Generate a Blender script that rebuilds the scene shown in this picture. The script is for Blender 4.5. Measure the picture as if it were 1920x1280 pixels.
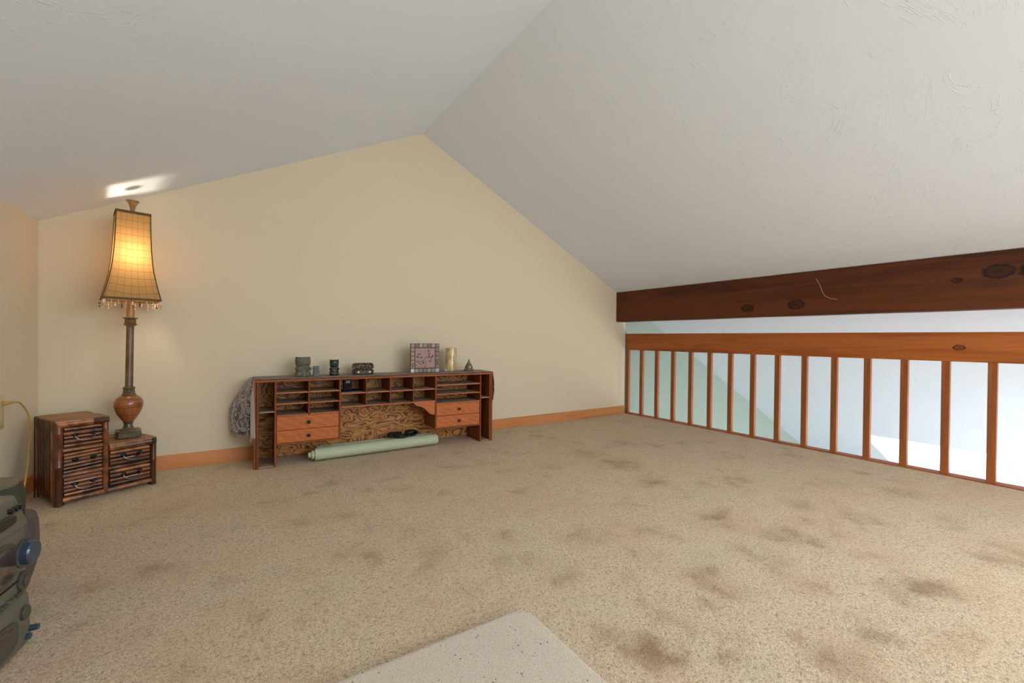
import bpy, bmesh, math, random
from mathutils import Vector, Matrix, noise
random.seed(7)
for o in list(bpy.data.objects): bpy.data.objects.remove(o)
S = bpy.context.scene; C = S.collection
PI = math.pi; R = math.radians

# ---------------------------------------------------------------- camera, sky, lights, exposure
YAW, PIT, ROL, F = 0.5786, -0.0071, 0.0099, 816.8
cd = bpy.data.cameras.new('camera'); cam = bpy.data.objects.new('camera', cd); C.objects.link(cam)
cd.sensor_width = 36; cd.lens = F/1920*36; cd.clip_start = .02
fw = Vector((math.sin(YAW)*math.cos(PIT), math.cos(YAW)*math.cos(PIT), math.sin(PIT)))
rt = Vector((math.cos(YAW), -math.sin(YAW), 0)); up = rt.cross(fw)
r2 = rt*math.cos(ROL)+up*math.sin(ROL); u2 = up*math.cos(ROL)-rt*math.sin(ROL)
cam.matrix_world = Matrix(((r2.x,u2.x,-fw.x,0),(r2.y,u2.y,-fw.y,0),(r2.z,u2.z,-fw.z,.9),(0,0,0,1)))
S.camera = cam

W = bpy.data.worlds.new('overcast_sky'); S.world = W; W.use_nodes = True
W.node_tree.nodes['Background'].inputs[0].default_value = (.93,.97,1,1)
W.node_tree.nodes['Background'].inputs[1].default_value = 3.0

def slope_(x): return 2.7101-.5062*(x-1.4415)
def area(name, loc, sx, sy, power, col, rot):
    l = bpy.data.lights.new(name, 'AREA'); l.shape = 'RECTANGLE'; l.size = sx; l.size_y = sy; l.energy = power; l.color = col
    o = bpy.data.objects.new(name, l); C.objects.link(o); o.location = loc; o.rotation_euler = rot; return o
# fill lights added at assumed, unseen openings in the loft and lower room
area('added_loft_fill', (1.65,-2.36,1.35), 2.3, 1.1, 54, (.88,.935,1), (R(90),0,0))
area('added_overhead_fill', (2.83,-1.2,slope_(2.83)-.03), 1.25, 1.35, 47, (.90,.945,1), (0,R(26.85),0))  # added to brighten the carpet from above, out of view
area('added_lower_fill', (6.4,-2.36,-1.45), 3.1, 1.0, 178, (1,.965,.93), (R(72),0,0))
S.view_settings.view_transform = 'Standard'; S.view_settings.look = 'None'
S.view_settings.gamma = 1; S.view_settings.use_curve_mapping = False
S.view_settings.exposure = 0.06

# ---------------------------------------------------------------- room numbers
D, XL, XR, RX, RZ, ZL, M = 3.6952, -.9385, 4.0745, 1.4415, 2.7101, 1.5671, .5062
ML = (RZ-ZL)/(RX-XL); YB = -2.4; XE = 9.6; ZF = -2.5
def slope(x): return RZ-M*(x-RX) if x > RX else RZ-ML*(RX-x)

# ---------------------------------------------------------------- helpers
def srgb(r, g, b):
    f = lambda c: (c/255/12.92) if c/255 <= .04045 else ((c/255+.055)/1.055)**2.4
    return (f(r), f(g), f(b), 1)
def finish(bm, ang=35):
    bmesh.ops.recalc_face_normals(bm, faces=bm.faces)
    for f in bm.faces: f.smooth = True
    for e in bm.edges:
        e.smooth = not (len(e.link_faces) == 2 and e.calc_face_angle(0) > R(ang))
def obj(name, bm, m, parent=None, fin=True, ang=35):
    if fin: finish(bm, ang)
    me = bpy.data.meshes.new(name); bm.to_mesh(me); bm.free()
    if m: me.materials.append(m)
    o = bpy.data.objects.new(name, me); C.objects.link(o)
    if parent: o.parent = parent
    return o
def tag(o, label, cat, group=None, kind=None):
    o['label'] = label; o['category'] = cat
    if group: o['group'] = group
    if kind: o['kind'] = kind
    return o
def thing(name, label, cat, loc=(0,0,0), rotz=0, group=None):
    o = bpy.data.objects.new(name, None); C.objects.link(o); o.empty_display_size = .05
    o.location = loc; o.rotation_euler = (0,0,rotz); return tag(o, label, cat, group)
def struct(name, bm, m, **k):
    o = obj(name, bm, m, **k); o['kind'] = 'structure'; return o
def B(): return bmesh.new()
def hexa(bm, pts):
    v = [bm.verts.new(p) for p in pts]
    for f in ((0,3,2,1),(4,5,6,7),(0,1,5,4),(1,2,6,5),(2,3,7,6),(3,0,4,7)): bm.faces.new([v[i] for i in f])
    return v
def box(bm, x0, x1, y0, y1, z0, z1, bev=0, seg=1):
    t = bmesh.new()
    hexa(t, [(x0,y0,z0),(x1,y0,z0),(x1,y1,z0),(x0,y1,z0),(x0,y0,z1),(x1,y0,z1),(x1,y1,z1),(x0,y1,z1)])
    if bev: bmesh.ops.bevel(t, geom=t.edges[:], offset=bev, segments=seg, profile=.5, affect='EDGES')
    merge(bm, t); return bm
def merge(bm, t, mat=None):
    if mat is not None: bmesh.ops.transform(t, matrix=mat, verts=t.verts)
    me = bpy.data.meshes.new('tmp'); t.to_mesh(me); t.free(); bm.from_mesh(me); bpy.data.meshes.remove(me); return bm
def lathe(bm, prof, n=32, c=(0,0), sq=None):
    """prof: (r,z); sq: superellipse exponent"""
    rings = []
    for r, z in prof:
        ring = []
        for i in range(n):
            a = 2*PI*i/n; ca, sa = math.cos(a), math.sin(a); k = 1
            if sq: k = (abs(ca)**sq+abs(sa)**sq)**(-1/sq)
            ring.append(bm.verts.new((c[0]+r*k*ca, c[1]+r*k*sa, z)))
        rings.append(ring)
    for a, b in zip(rings, rings[1:]):
        for i in range(n): bm.faces.new((a[i], a[(i+1)%n], b[(i+1)%n], b[i]))
    bm.faces.new(rings[0][::-1]); bm.faces.new(rings[-1]); return bm
def loft(bm, secs, n=28):
    """secs: (cx,cy,z,rx,ry,exp)"""
    rings = []
    for cx, cy, z, rx, ry, e in secs:
        ring = []
        for i in range(n):
            a = 2*PI*i/n; ca, sa = math.cos(a), math.sin(a); k = (abs(ca)**e+abs(sa)**e)**(-1/e)
            ring.append(bm.verts.new((cx+rx*k*ca, cy+ry*k*sa, z)))
        rings.append(ring)
    for a, b in zip(rings, rings[1:]):
        for i in range(n): bm.faces.new((a[i], a[(i+1)%n], b[(i+1)%n], b[i]))
    bm.faces.new(rings[0][::-1]); bm.faces.new(rings[-1]); return bm
def tube(bm, pts, r, n=8, closed=False, flat=1.0):
    pts = [Vector(p) for p in pts]; rings = []; N = len(pts); prev = None
    for i, p in enumerate(pts):
        if closed: d = pts[(i+1)%N]-pts[i-1]
        else: d = pts[min(i+1,N-1)]-pts[max(i-1,0)]
        d.normalize()
        a = prev if prev is not None else (Vector((0,0,1)) if abs(d.z) < .9 else Vector((1,0,0)))
        s = d.cross(a); 
        if s.length < 1e-6: s = d.cross(Vector((0,1,0)))
        s.normalize(); u = s.cross(d).normalized(); prev = u
        rr = r[i] if isinstance(r, (list,tuple)) else r
        rings.append([bm.verts.new(p+(s*math.cos(2*PI*k/n)+u*math.sin(2*PI*k/n)*flat)*rr) for k in range(n)])
    for a, b in zip(rings, rings[1:]+([rings[0]] if closed else [])):
        for i in range(n): bm.faces.new((a[i], a[(i+1)%n], b[(i+1)%n], b[i]))
    if not closed: bm.faces.new(rings[0][::-1]); bm.faces.new(rings[-1])
    return bm
def smoothpts(pts, k=6):
    P = [Vector(p) for p in pts]; out = []
    for i in range(len(P)-1):
        a, b, c, d = P[max(i-1,0)], P[i], P[i+1], P[min(i+2,len(P)-1)]
        for j in range(k):
            t = j/k
            out.append(.5*((2*b)+(c-a)*t+(2*a-5*b+4*c-d)*t*t+(3*b-a-3*c+d)*t**3))
    return out+[P[-1]]
def ball(bm, c, rx, ry=None, rz=None, seg=12, rings=8, rot=None):
    ry = ry or rx; rz = rz or rx; t = bmesh.new(); bmesh.ops.create_uvsphere(t, u_segments=seg, v_segments=rings, radius=1)
    m = Matrix.Translation(c) @ (rot or Matrix.Identity(4)) @ Matrix.Diagonal((rx,ry,rz,1)); return merge(bm, t, m)
def prism(bm, poly, axis, a, b):
    """poly in the two other axes, extruded along axis from a to b"""
    def P(q, w): return {'x':(w,q[0],q[1]), 'y':(q[0],w,q[1]), 'z':(q[0],q[1],w)}[axis]
    lo = [bm.verts.new(P(q,a)) for q in poly]; hi = [bm.verts.new(P(q,b)) for q in poly]; n = len(poly)
    bm.faces.new(lo); bm.faces.new(hi[::-1])
    for i in range(n): bm.faces.new((lo[i], lo[(i+1)%n], hi[(i+1)%n], hi[i]))
    return bm

# ---------------------------------------------------------------- materials
class NT:
    def __init__(s, name, rough=.6, spec=.5, metal=0):
        s.m = bpy.data.materials.new(name); s.m.use_nodes = True; s.t = s.m.node_tree
        s.b = s.t.nodes['Principled BSDF']; s.b.inputs['Roughness'].default_value = rough
        s.b.inputs['Specular IOR Level'].default_value = spec; s.b.inputs['Metallic'].default_value = metal
        s.out = s.t.nodes['Material Output']
    def n(s, typ, **k):
        nd = s.t.nodes.new(typ)
        for a, v in k.items():
            if a.startswith('i_'):
                key = a[2:].replace('_',' '); 
                nd.inputs[int(key) if key.isdigit() else key].default_value = v
            else: setattr(nd, a, v)
        return nd
    def l(s, a, b): s.t.links.new(a, b)
    def coord(s, scale=(1,1,1), kind='Object', rot=(0,0,0)):
        tc = s.n('ShaderNodeTexCoord'); mp = s.n('ShaderNodeMapping'); mp.inputs['Scale'].default_value = scale; mp.inputs['Rotation'].default_value = rot
        s.l(tc.outputs[kind], mp.inputs['Vector']); return mp.outputs[0]
    def noise(s, vec, scale, detail=4, rough=.5, dist=0):
        nd = s.n('ShaderNodeTexNoise', i_Scale=scale, i_Detail=detail, i_Roughness=rough, i_Distortion=dist); s.l(vec, nd.inputs['Vector']); return nd.outputs['Fac']
    def ramp(s, fac, stops, interp='LINEAR'):
        nd = s.n('ShaderNodeValToRGB'); cr = nd.color_ramp; cr.interpolation = interp
        while len(cr.elements) < len(stops): cr.elements.new(.5)
        for e, (p, c) in zip(cr.elements, stops): e.position = p; e.color = c if not isinstance(c, (int,float)) else (c,c,c,1)
        s.l(fac, nd.inputs[0]); return nd.outputs[0]
    def mix(s, fac, a, b, mode='MIX'):
        nd = s.n('ShaderNodeMix', data_type='RGBA', blend_type=mode)
        for sock, v in ((nd.inputs[0],fac),(nd.inputs[6],a),(nd.inputs[7],b)):
            if hasattr(v, 'is_linked') or hasattr(v, 'links'): s.l(v, sock)
            else: sock.default_value = v
        return nd.outputs[2]
    def math(s, op, a, b=None, clamp=False):
        nd = s.n('ShaderNodeMath', operation=op, use_clamp=clamp)
        for i, v in ((0,a),(1,b)):
            if v is None: continue
            if hasattr(v, 'links'): s.l(v, nd.inputs[i])
            else: nd.inputs[i].default_value = v
        return nd.outputs[0]
    def col(s, c):
        if hasattr(c, 'links'): s.l(c, s.b.inputs['Base Color'])
        else: s.b.inputs['Base Color'].default_value = c
    def bump(s, h, st=.3, dist=.01):
        nd = s.n('ShaderNodeBump', i_Strength=st, i_Distance=dist); s.l(h, nd.inputs['Height']); s.l(nd.outputs[0], s.b.inputs['Normal'])
def plain(name, c, rough=.5, spec=.5, metal=0, nz=0, nscale=20, bump=0):
    t = NT(name, rough, spec, metal)
    if nz or bump:
        f = t.noise(t.coord(), nscale, 5, .6)
        t.col(t.ramp(f, [(.3,tuple(x*(1-nz) for x in c[:3])+(1,)),(.7,tuple(min(1,x*(1+nz)) for x in c[:3])+(1,))]))
        if bump: t.bump(f, bump, .004)
    else: t.col(c)
    return t.m
def plaster(name, c, strokes=True, st=.25):
    t = NT(name, .85, .2); v = t.coord()
    big = t.noise(v, 1.3, 3, .5); t.col(t.mix(t.math('MULTIPLY', big, .12), c, tuple(x*.85 for x in c[:3])+(1,)))
    if strokes:
        w = t.n('ShaderNodeTexNoise', i_Scale=.9, i_Detail=2.0); t.l(v, w.inputs['Vector'])
        va = t.n('ShaderNodeVectorMath', operation='MULTIPLY_ADD'); t.l(w.outputs['Color'], va.inputs[0]); va.inputs[1].default_value = (1.8,1.8,1.8); t.l(v, va.inputs[2])
        mp = t.n('ShaderNodeMapping'); mp.inputs['Scale'].default_value = (2.2,9,5); mp.inputs['Rotation'].default_value = (0,0,.7); t.l(va.outputs[0], mp.inputs['Vector'])
        a = t.noise(mp.outputs[0], 2.2, 3, .55)
        ridge = t.math('ABSOLUTE', t.math('SUBTRACT', a, .5)); line = t.ramp(ridge, [(0,1),(.011,.0),(1,0)])
        gate = t.ramp(t.noise(v, 4.1, 3, .6), [(.44,0),(.62,1)])
        hgt = t.math('ADD', t.math('MULTIPLY', line, gate), t.math('MULTIPLY', t.noise(v, 7, 4), .5))
        t.bump(hgt, st, .006)
    else: t.bump(t.noise(v, 90, 3), .06, .003)
    return t.m
def wood(name, c0, c1, axis='x', scale=1, rough=.45, knots=(), coat=0, dark=.6):
    """c0 light, c1 dark grain running along axis; knots: (x,y,z,r) in object coordinates"""
    t = NT(name, rough, .3); st = {'x':(.9,14,14),'y':(14,.9,14),'z':(14,14,.9)}[axis]
    v = t.coord(tuple(q*scale for q in st)); o = t.coord()
    g = t.noise(v, 1.6, 6, .62, .8); broad = t.noise(t.coord(tuple(q*scale*.2 for q in st)), 1.5, 3)
    fac = t.math('ADD', t.math('MULTIPLY', g, dark), t.math('MULTIPLY', broad, 1-dark+.1))
    col = t.ramp(fac, [(.35,c1),(.62,c0)])
    for kx, ky, kz, kr in knots:
        nd = t.n('ShaderNodeVectorMath', operation='SUBTRACT'); t.l(o, nd.inputs[0]); nd.inputs[1].default_value = (kx,ky,kz)
        mp = t.n('ShaderNodeMapping'); sc = {'x':(.6,1,1),'y':(1,.6,1),'z':(1,1,.6)}[axis]; mp.inputs['Scale'].default_value = sc; t.l(nd.outputs[0], mp.inputs['Vector'])
        ln = t.n('ShaderNodeVectorMath', operation='LENGTH'); t.l(mp.outputs[0], ln.inputs[0])
        dd = t.math('ADD', t.math('DIVIDE', ln.outputs['Value'], kr), t.math('MULTIPLY', t.math('SUBTRACT', t.noise(o, 60, 3), .5), .5))
        k = t.ramp(dd, [(0,.75),(.55,.5),(.75,1),(.95,0),(1,0)])
        dk = tuple(x*.22 for x in c1[:3])+(1,); col = t.mix(k, col, dk)
    t.col(col); t.bump(g, .12, .002)
    if coat: t.b.inputs['Coat Weight'].default_value = coat; t.b.inputs['Coat Roughness'].default_value = .25
    return t.m

M_ = {}
M_['cream'] = plaster('cream_wall_paint', srgb(222,210,184), False)
M_['green'] = plaster('sage_wall_paint', srgb(158,175,166), False)
M_['ceil'] = plaster('white_ceiling_plaster', srgb(232,240,250), True, .4)
M_['white'] = plain('white_paint', srgb(232,232,230), .6, .3)
M_['oak'] = wood('honey_oak_trim', srgb(206,138,84), srgb(172,104,58), 'x', 1)
M_['oaky'] = wood('honey_oak_trim_long', srgb(206,138,84), srgb(172,104,58), 'y', 1)
M_['rail'] = wood('orange_pine_rail', srgb(182,104,48), srgb(126,62,24), 'y', .9, .5, knots=[(4.06,.80,.868,.022)])
M_['bal'] = wood('orange_pine_baluster', srgb(170,102,56), srgb(114,62,28), 'z', 1, .42)
M_['beam'] = wood('dark_stained_beam', srgb(98,49,19), srgb(42,21,9), 'y', .6, .6, knots=[(3.9,.60,1.335,.05),(3.9,.42,1.33,.07),(3.9,1.72,1.20,.045),(3.9,2.12,1.19,.04),(3.9,.78,1.30,.02)])
M_['glass'] = NT('window_glass', .05).m
def glassy(m):
    t = m.node_tree; t.nodes.clear(); o = t.nodes.new('ShaderNodeOutputMaterial'); mx = t.nodes.new('ShaderNodeMixShader'); a = t.nodes.new('ShaderNodeBsdfTransparent'); g = t.nodes.new('ShaderNodeBsdfGlossy')
    g.inputs['Roughness'].default_value = .03; mx.inputs[0].default_value = .06; t.links.new(a.outputs[0], mx.inputs[1]); t.links.new(g.outputs[0], mx.inputs[2]); t.links.new(mx.outputs[0], o.inputs[0])
glassy(M_['glass'])
def carpet_mat():
    t = NT('beige_pile_carpet', .95, .1); v = t.coord()
    f = t.noise(v, 210, 5, .7, 1.2); f2 = t.noise(v, 75, 4, .65, .6); mid = t.noise(v, 9, 4, .6); lo = t.noise(v, 2.3, 3, .55)
    at = t.n('ShaderNodeAttribute', attribute_name='stain')
    yarn_and_shade = t.ramp(f, [(.36,srgb(146,124,96)),(.47,srgb(224,202,170)),(.62,srgb(250,233,206))])  # fibre tones; the darkest stop paints in shade between fibres
    yarn_and_shade = t.mix(t.math('MULTIPLY', t.ramp(f2, [(.36,1),(.47,0)]), .55), yarn_and_shade, srgb(138,118,90))  # dark specks paint the crevice shade between tufts
    yarn_and_shade = t.mix(t.math('MULTIPLY', t.ramp(lo, [(.42,0),(.6,1)]), .30), yarn_and_shade, srgb(216,176,146)); yarn_and_shade = t.mix(t.math('MULTIPLY', t.ramp(lo, [(.36,1),(.5,0)]), .22), yarn_and_shade, srgb(196,188,150))
    s = t.math('ADD', t.math('MULTIPLY', at.outputs['Fac'], t.math('ADD', t.math('MULTIPLY', mid, 1.6), .25)), t.math('MULTIPLY', t.ramp(mid, [(.52,0),(.75,1)]), .22), True)
    t.col(t.mix(t.math('MULTIPLY', s, .68), yarn_and_shade, srgb(140,108,76)))
    t.bump(t.math('ADD', f, t.math('MULTIPLY', f2, 1.4)), .75, .008)
    return t.m
M_['carpet'] = carpet_mat()
def rug_mat():
    t = NT('cream_speckled_rug', .95, .1); v = t.coord(); f = t.noise(v, 330, 4, .7, 1); f2 = t.noise(v, 120, 3, .6)
    c = t.ramp(f, [(.3,srgb(176,160,138)),(.5,srgb(214,202,184)),(.7,srgb(232,222,206))])
    vo = t.n('ShaderNodeTexVoronoi', i_Scale=62.0); t.l(v, vo.inputs['Vector'])
    gate = t.math('GREATER_THAN', t.noise(v, 23, 2), .55)
    sp = t.math('MULTIPLY', t.ramp(vo.outputs['Distance'], [(0,1),(.15,1),(.22,0)]), gate)
    t.col(t.mix(t.math('MULTIPLY', sp, .75), c, srgb(96,84,80))); t.bump(t.math('ADD', f, f2), .55, .006); return t.m
M_['rug'] = rug_mat()

# ---------------------------------------------------------------- setting
random.seed(3)
bm = B()      # carpeted loft floor: fine grid with a stain value per vertex
nx, ny = 250, 305; x0, x1, y0, y1 = XL, XR-.004, YB, D
stains = [(3.33,1.70,.11,.9),(2.60,1.86,.09,.5),(2.72,1.27,.10,.6),(3.0,1.33,.14,.7)]
STPX = [(1340,965,26,.9),(1365,985,30,.5),(1230,1000,24,.6),(1470,1000,34,.7),(1530,1012,26,.6),(1095,1005,40,.5),(1320,1075,40,.9),(1345,1100,34,.7),(1410,1040,40,.45),
        (820,1040,36,.5),(700,1045,30,.5),(640,1040,30,.3),(1060,1078,26,.6),(1215,1215,42,.9),(1150,1190,30,.6),(1265,1165,34,.5),(1500,1208,22,.7),(1740,1100,44,.8),(1690,1110,40,.5),(1880,1050,40,.6),(1900,1030,40,.4),
        (1570,1240,60,.7),(1640,1185,40,.7),(290,1070,44,.5),(1500,945,30,.5),(1600,968,30,.5),(1470,1010,30,.5),(1230,905,26,.7),(1160,870,34,.6),(1100,850,34,.4),(1165,830,26,.5),(640,965,26,.4),(520,940,30,.3),(950,1010,26,.4),
        (1385,1245,26,.6),(1330,1140,24,.6),(1350,955,20,.4),(1080,1075,20,.4),(1800,1200,40,.4),(1520,1105,30,.4),(180,1100,40,.3),(420,1090,30,.35),(760,1000,30,.3),(1180,945,24,.35),(1700,925,40,.4),(1560,905,30,.35),(540,1080,26,.3),(1350,1200,24,.3),(990,1050,20,.5),(930,1050,22,.35)]
SP = []
for px, py, pr, a in STPX:
    def gp(x, y):
        d = fw+r2*((x-960)/F)-u2*((y-640)/F); return d*(-.9/d.z)
    p = gp(px, py); q = gp(px+pr, py); SP.append((p.x, p.y, max(.03, (q-p).length), a*random.uniform(.8,1.1)))
for _ in range(130): SP.append((random.uniform(-.7,4.0), random.uniform(.5,3.6), random.uniform(.025,.065), random.uniform(.2,.55)))
V = []; vals = []
for j in range(ny+1):
    for i in range(nx+1):
        x = x0+(x1-x0)*i/nx; y = y0+(y1-y0)*j/ny
        n1 = noise.noise(Vector((x*7,y*7,0)))*.07+noise.noise(Vector((x*19,y*19,0)))*.045; n2 = noise.noise(Vector((x*7,y*7,9)))*.07+noise.noise(Vector((x*19,y*19,9)))*.045; s = 0
        if y > .3:
            for a, b, r, k in SP:
                dx, dy = x+n1-a, y+n2-b
                if abs(dx) < 3*r and abs(dy) < 3*r: s = max(s, k*math.exp(-(dx*dx+dy*dy)/(r*r*.8)))
        vals.append(s); V.append(bm.verts.new((x,y,.0015*noise.noise(Vector((x*9,y*9,3))))))
for j in range(ny):
    for i in range(nx):
        a = j*(nx+1)+i; bm.faces.new((V[a],V[a+1],V[a+nx+2],V[a+nx+1]))
fl = struct('floor', bm, M_['carpet'])
at = fl.data.attributes.new('stain', 'FLOAT', 'POINT'); at.data.foreach_set('value', vals)
bm = B(); box(bm, XL-.1, XR+.075, YB, D, -.3, -.006); struct('floor_slab', bm, M_['white'])
bm = B(); box(bm, XR, XR+.085, YB, D, -.012, .008, .003); struct('trim_1', bm, M_['rail'])
bm = B(); box(bm, XL-.1, XE+.1, YB-.1, D+.15, ZF-.1, ZF); struct('floor_lower', bm, plain('lower_carpet', srgb(216,216,216), .9, .2, nz=.08, nscale=80))
XG = 4.062     # the cream paint ends and the green begins at the rail
bm = B(); prism(bm, [(XL-.1,-.3),(XG,-.3),(XG,slope(XG)),(RX,RZ),(XL-.1,slope(XL-.1))], 'y', D, D+.12); struct('wall_back', bm, M_['cream'])
bm = B(); prism(bm, [(XL-.1,ZF),(XE+.1,ZF),(XE+.1,slope(XE+.1)),(XG,slope(XG)),(XG,-.3),(XL-.1,-.3)], 'y', D+.018, D+.12); struct('wall_back_lower', bm, M_['green'])
bm = B(); box(bm, XL-.1, XL, YB-.1, D+.12, ZF, slope(XL)+.02); struct('wall_left', bm, M_['cream'])
bm = B(); box(bm, XE, XE+.1, YB-.1, D+.15, ZF, slope(XE)); struct('wall_right', bm, M_['white'])
# rear gable wall (behind the camera) with two assumed openings, added for the fill lights
def wallgrid(bm, xs, zs, holes, y0, y1):
    for i in range(len(xs)-1):
        for j in range(len(zs)-1):
            if (i,j) in holes: continue
            a, b = xs[i], xs[i+1]; za = zs[j]; f = lambda x: min(zs[j+1], slope(x)+.01) if zs[j+1] > 1e3 or True else 0
            q = [(a,za),(b,za),(b,max(za,f(b))),(a,max(za,f(a)))]
            if q[2][1]-za < .002 and q[3][1]-za < .002: continue
            prism(bm, q, 'y', y0, y1)
bm = B(); wallgrid(bm, [XL-.1,.5,RX,2.8,4.8,5.6,6.6,7.7,8.4,XE+.1], [ZF,-2.0,-.9,-.1,.8,1.9,3.2], {(1,4),(2,4),(4,1),(5,1),(6,1),(7,1)}, YB-.1, YB)
struct('wall_rear', bm, M_['cream'])
def window(n, x0, x1, z0, z1):
    e = bpy.data.objects.new('window_%d'%n, None); C.objects.link(e); e['kind'] = 'structure'; e.location = ((x0+x1)/2, YB-.05, z0); w = (x1-x0)/2; h = z1-z0
    bm = B(); box(bm,-w,-w+.05,-.03,.03,0,h); box(bm,w-.05,w,-.03,.03,0,h); box(bm,-w+.05,w-.05,-.03,.03,0,.05); box(bm,-w+.05,w-.05,-.03,.03,h-.05,h); box(bm,-.02,.02,-.02,.02,.05,h-.05)
    obj('window_frame', bm, M_['white'], e); bm = B(); box(bm,-w+.05,w-.05,-.004,.004,.05,h-.05); obj('window_pane', bm, M_['glass'], e)
window(2, .5, 2.8, .8, 1.9); window(3, 4.8, 8.4, -2.0, -.9)  # both windows are unseen, added around the fill lights
# ceilings
def slab(bm, x0, x1, y0, y1, t=.22):
    n = Vector((M,0,1)).normalized()*t if x1 > RX+.01 else Vector((-ML,0,1)).normalized()*t
    lo = [Vector((x,y,slope(x))) for x, y in ((x0,y0),(x1,y0),(x1,y1),(x0,y1))]; hexa(bm, [*lo, *[p+n for p in lo]])
SX0, SX1, SY0, SY1 = 7.62, 9.3, -.15, 2.47
bm = B(); slab(bm, RX, SX0, -.45, D+.15); slab(bm, RX, 2.2, YB-.1, -.45); slab(bm, 3.46, SX0, YB-.1, -.45); slab(bm, 2.2, 3.46, YB-.1, -1.95); slab(bm, SX1, XE+.15, YB-.1, D+.15); slab(bm, SX0, SX1, YB-.1, SY0); slab(bm, SX0, SX1, SY1, D+.15); struct('ceiling_right', bm, M_['ceil'])
bm = B(); slab(bm, XL-.12, RX, YB-.1, D+.15); struct('ceiling_left', bm, M_['ceil'])
e = bpy.data.objects.new('window_1', None); C.objects.link(e); e['kind'] = 'structure'; e.location = (0,0,0)
def sbox(bm, x0, x1, y0, y1, t0, t1):
    n = Vector((M,0,1)).normalized(); lo = [Vector((x,y,slope(x))) for x, y in ((x0,y0),(x1,y0),(x1,y1),(x0,y1))]; hexa(bm, [*[p+n*t0 for p in lo], *[p+n*t1 for p in lo]])
bm = B(); sbox(bm,SX0,SX0+.05,SY0,SY1,.16,.26); sbox(bm,SX1-.05,SX1,SY0,SY1,.16,.26); sbox(bm,SX0+.05,SX1-.05,SY0,SY0+.05,.16,.26); sbox(bm,SX0+.05,SX1-.05,SY1-.05,SY1,.16,.26); sbox(bm,SX0+.05,SX1-.05,1.15,1.2,.16,.26)
obj('window_frame', bm, M_['white'], e); bm = B(); sbox(bm,SX0+.05,SX1-.05,SY0+.05,SY1-.05,.2,.206); obj('window_pane', bm, M_['glass'], e)
e = bpy.data.objects.new('window_4', None); C.objects.link(e); e['kind'] = 'structure'  # unseen skylight, added for the overhead fill on the carpet
bm = B(); sbox(bm,2.2,2.25,-1.95,-.45,.16,.26); sbox(bm,3.41,3.46,-1.95,-.45,.16,.26); sbox(bm,2.25,3.41,-1.95,-1.9,.16,.26); sbox(bm,2.25,3.41,-.5,-.45,.16,.26)
obj('window_frame', bm, M_['white'], e); bm = B(); sbox(bm,2.25,3.41,-1.9,-.5,.2,.206); obj('window_pane', bm, M_['glass'], e)
# baseboards
BP = [(0,0),(.016,0),(.016,.078),(.011,.088),(.009,.096),(0,.096)]
bm = B(); prism(bm, [(D-a,b) for a,b in BP], 'x', XL+.0165, XR-.03); struct('baseboard_back', bm, M_['oak'])
bm = B(); prism(bm, [(XL+a,b) for a,b in BP], 'y', YB, D-.0005); struct('baseboard_left', bm, M_['oaky'])

# ---------------------------------------------------------------- beam and railing
bm = B(); XBm = 3.902
prof = [(XBm,1.11),(XBm+.14,1.11),(XBm+.14,slope(XBm+.14)-.004),(XBm,slope(XBm)-.004)]
N = 40; rings = []
for i in range(N+1):
    y = YB+.01+(D-.003-YB-.01)*i/N; w = .003*noise.noise(Vector((y*1.7,0,0)))
    rings.append([bm.verts.new((a+(w if k in (0,3) else 0), y, b+(w*1.2 if k < 2 else 0))) for k, (a,b) in enumerate(prof)])
for a, b in zip(rings, rings[1:]):
    for k in range(4): bm.faces.new((a[k],a[(k+1)%4],b[(k+1)%4],b[k]))
bm.faces.new(rings[0]); bm.faces.new(rings[-1][::-1])
bmesh.ops.bevel(bm, geom=[e for e in bm.edges if abs(e.verts[0].co.y-e.verts[1].co.y) > .05 and e.verts[0].co.z < 1.2], offset=.005, segments=2, affect='EDGES')
tag(obj('ceiling_beam', bm, M_['beam']), 'dark stained rough wooden beam running under the sloped ceiling above the railing', 'beam')
bm = B(); tube(bm, smoothpts([(3.893,.0+y,z) for y, z in ((1.575,1.395),(1.55,1.35),(1.52,1.27),(1.48,1.235),(1.43,1.222))], 5), .0011, 5)
tag(obj('loose_thread', bm, plain('pale_thread', srgb(214,190,160), .7)), 'thin pale curved thread clinging to the face of the dark ceiling beam', 'thread')
rl = thing('loft_railing', 'orange pine loft railing with wide flat top board and square balusters', 'railing', (XR+.02,.0,0))
bm = B(); box(bm, -.02, .02, YB+.01, D-.002, .7741, .9712, .003, 2); o = obj('top_rail', bm, M_['rail'], rl)
# the grain material reads object coordinates, so the knot is given relative to the rail
k = [n for n in M_['rail'].node_tree.nodes if n.type == 'VECT_MATH' and n.operation == 'SUBTRACT'][0]; k.inputs[1].default_value = (-.02,.80,.868)
by = [3.678]+[3.678-.2165*i for i in range(1,19)]
for i, y in enumerate(by):
    bm = B(); box(bm, -.0165, .0165, -.021, .021, .0085, .774, .0015); o = obj('baluster', bm, M_['bal'], rl); o.location = (0,y if i else 3.672,0); o.rotation_euler = (0,0,0)

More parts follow.
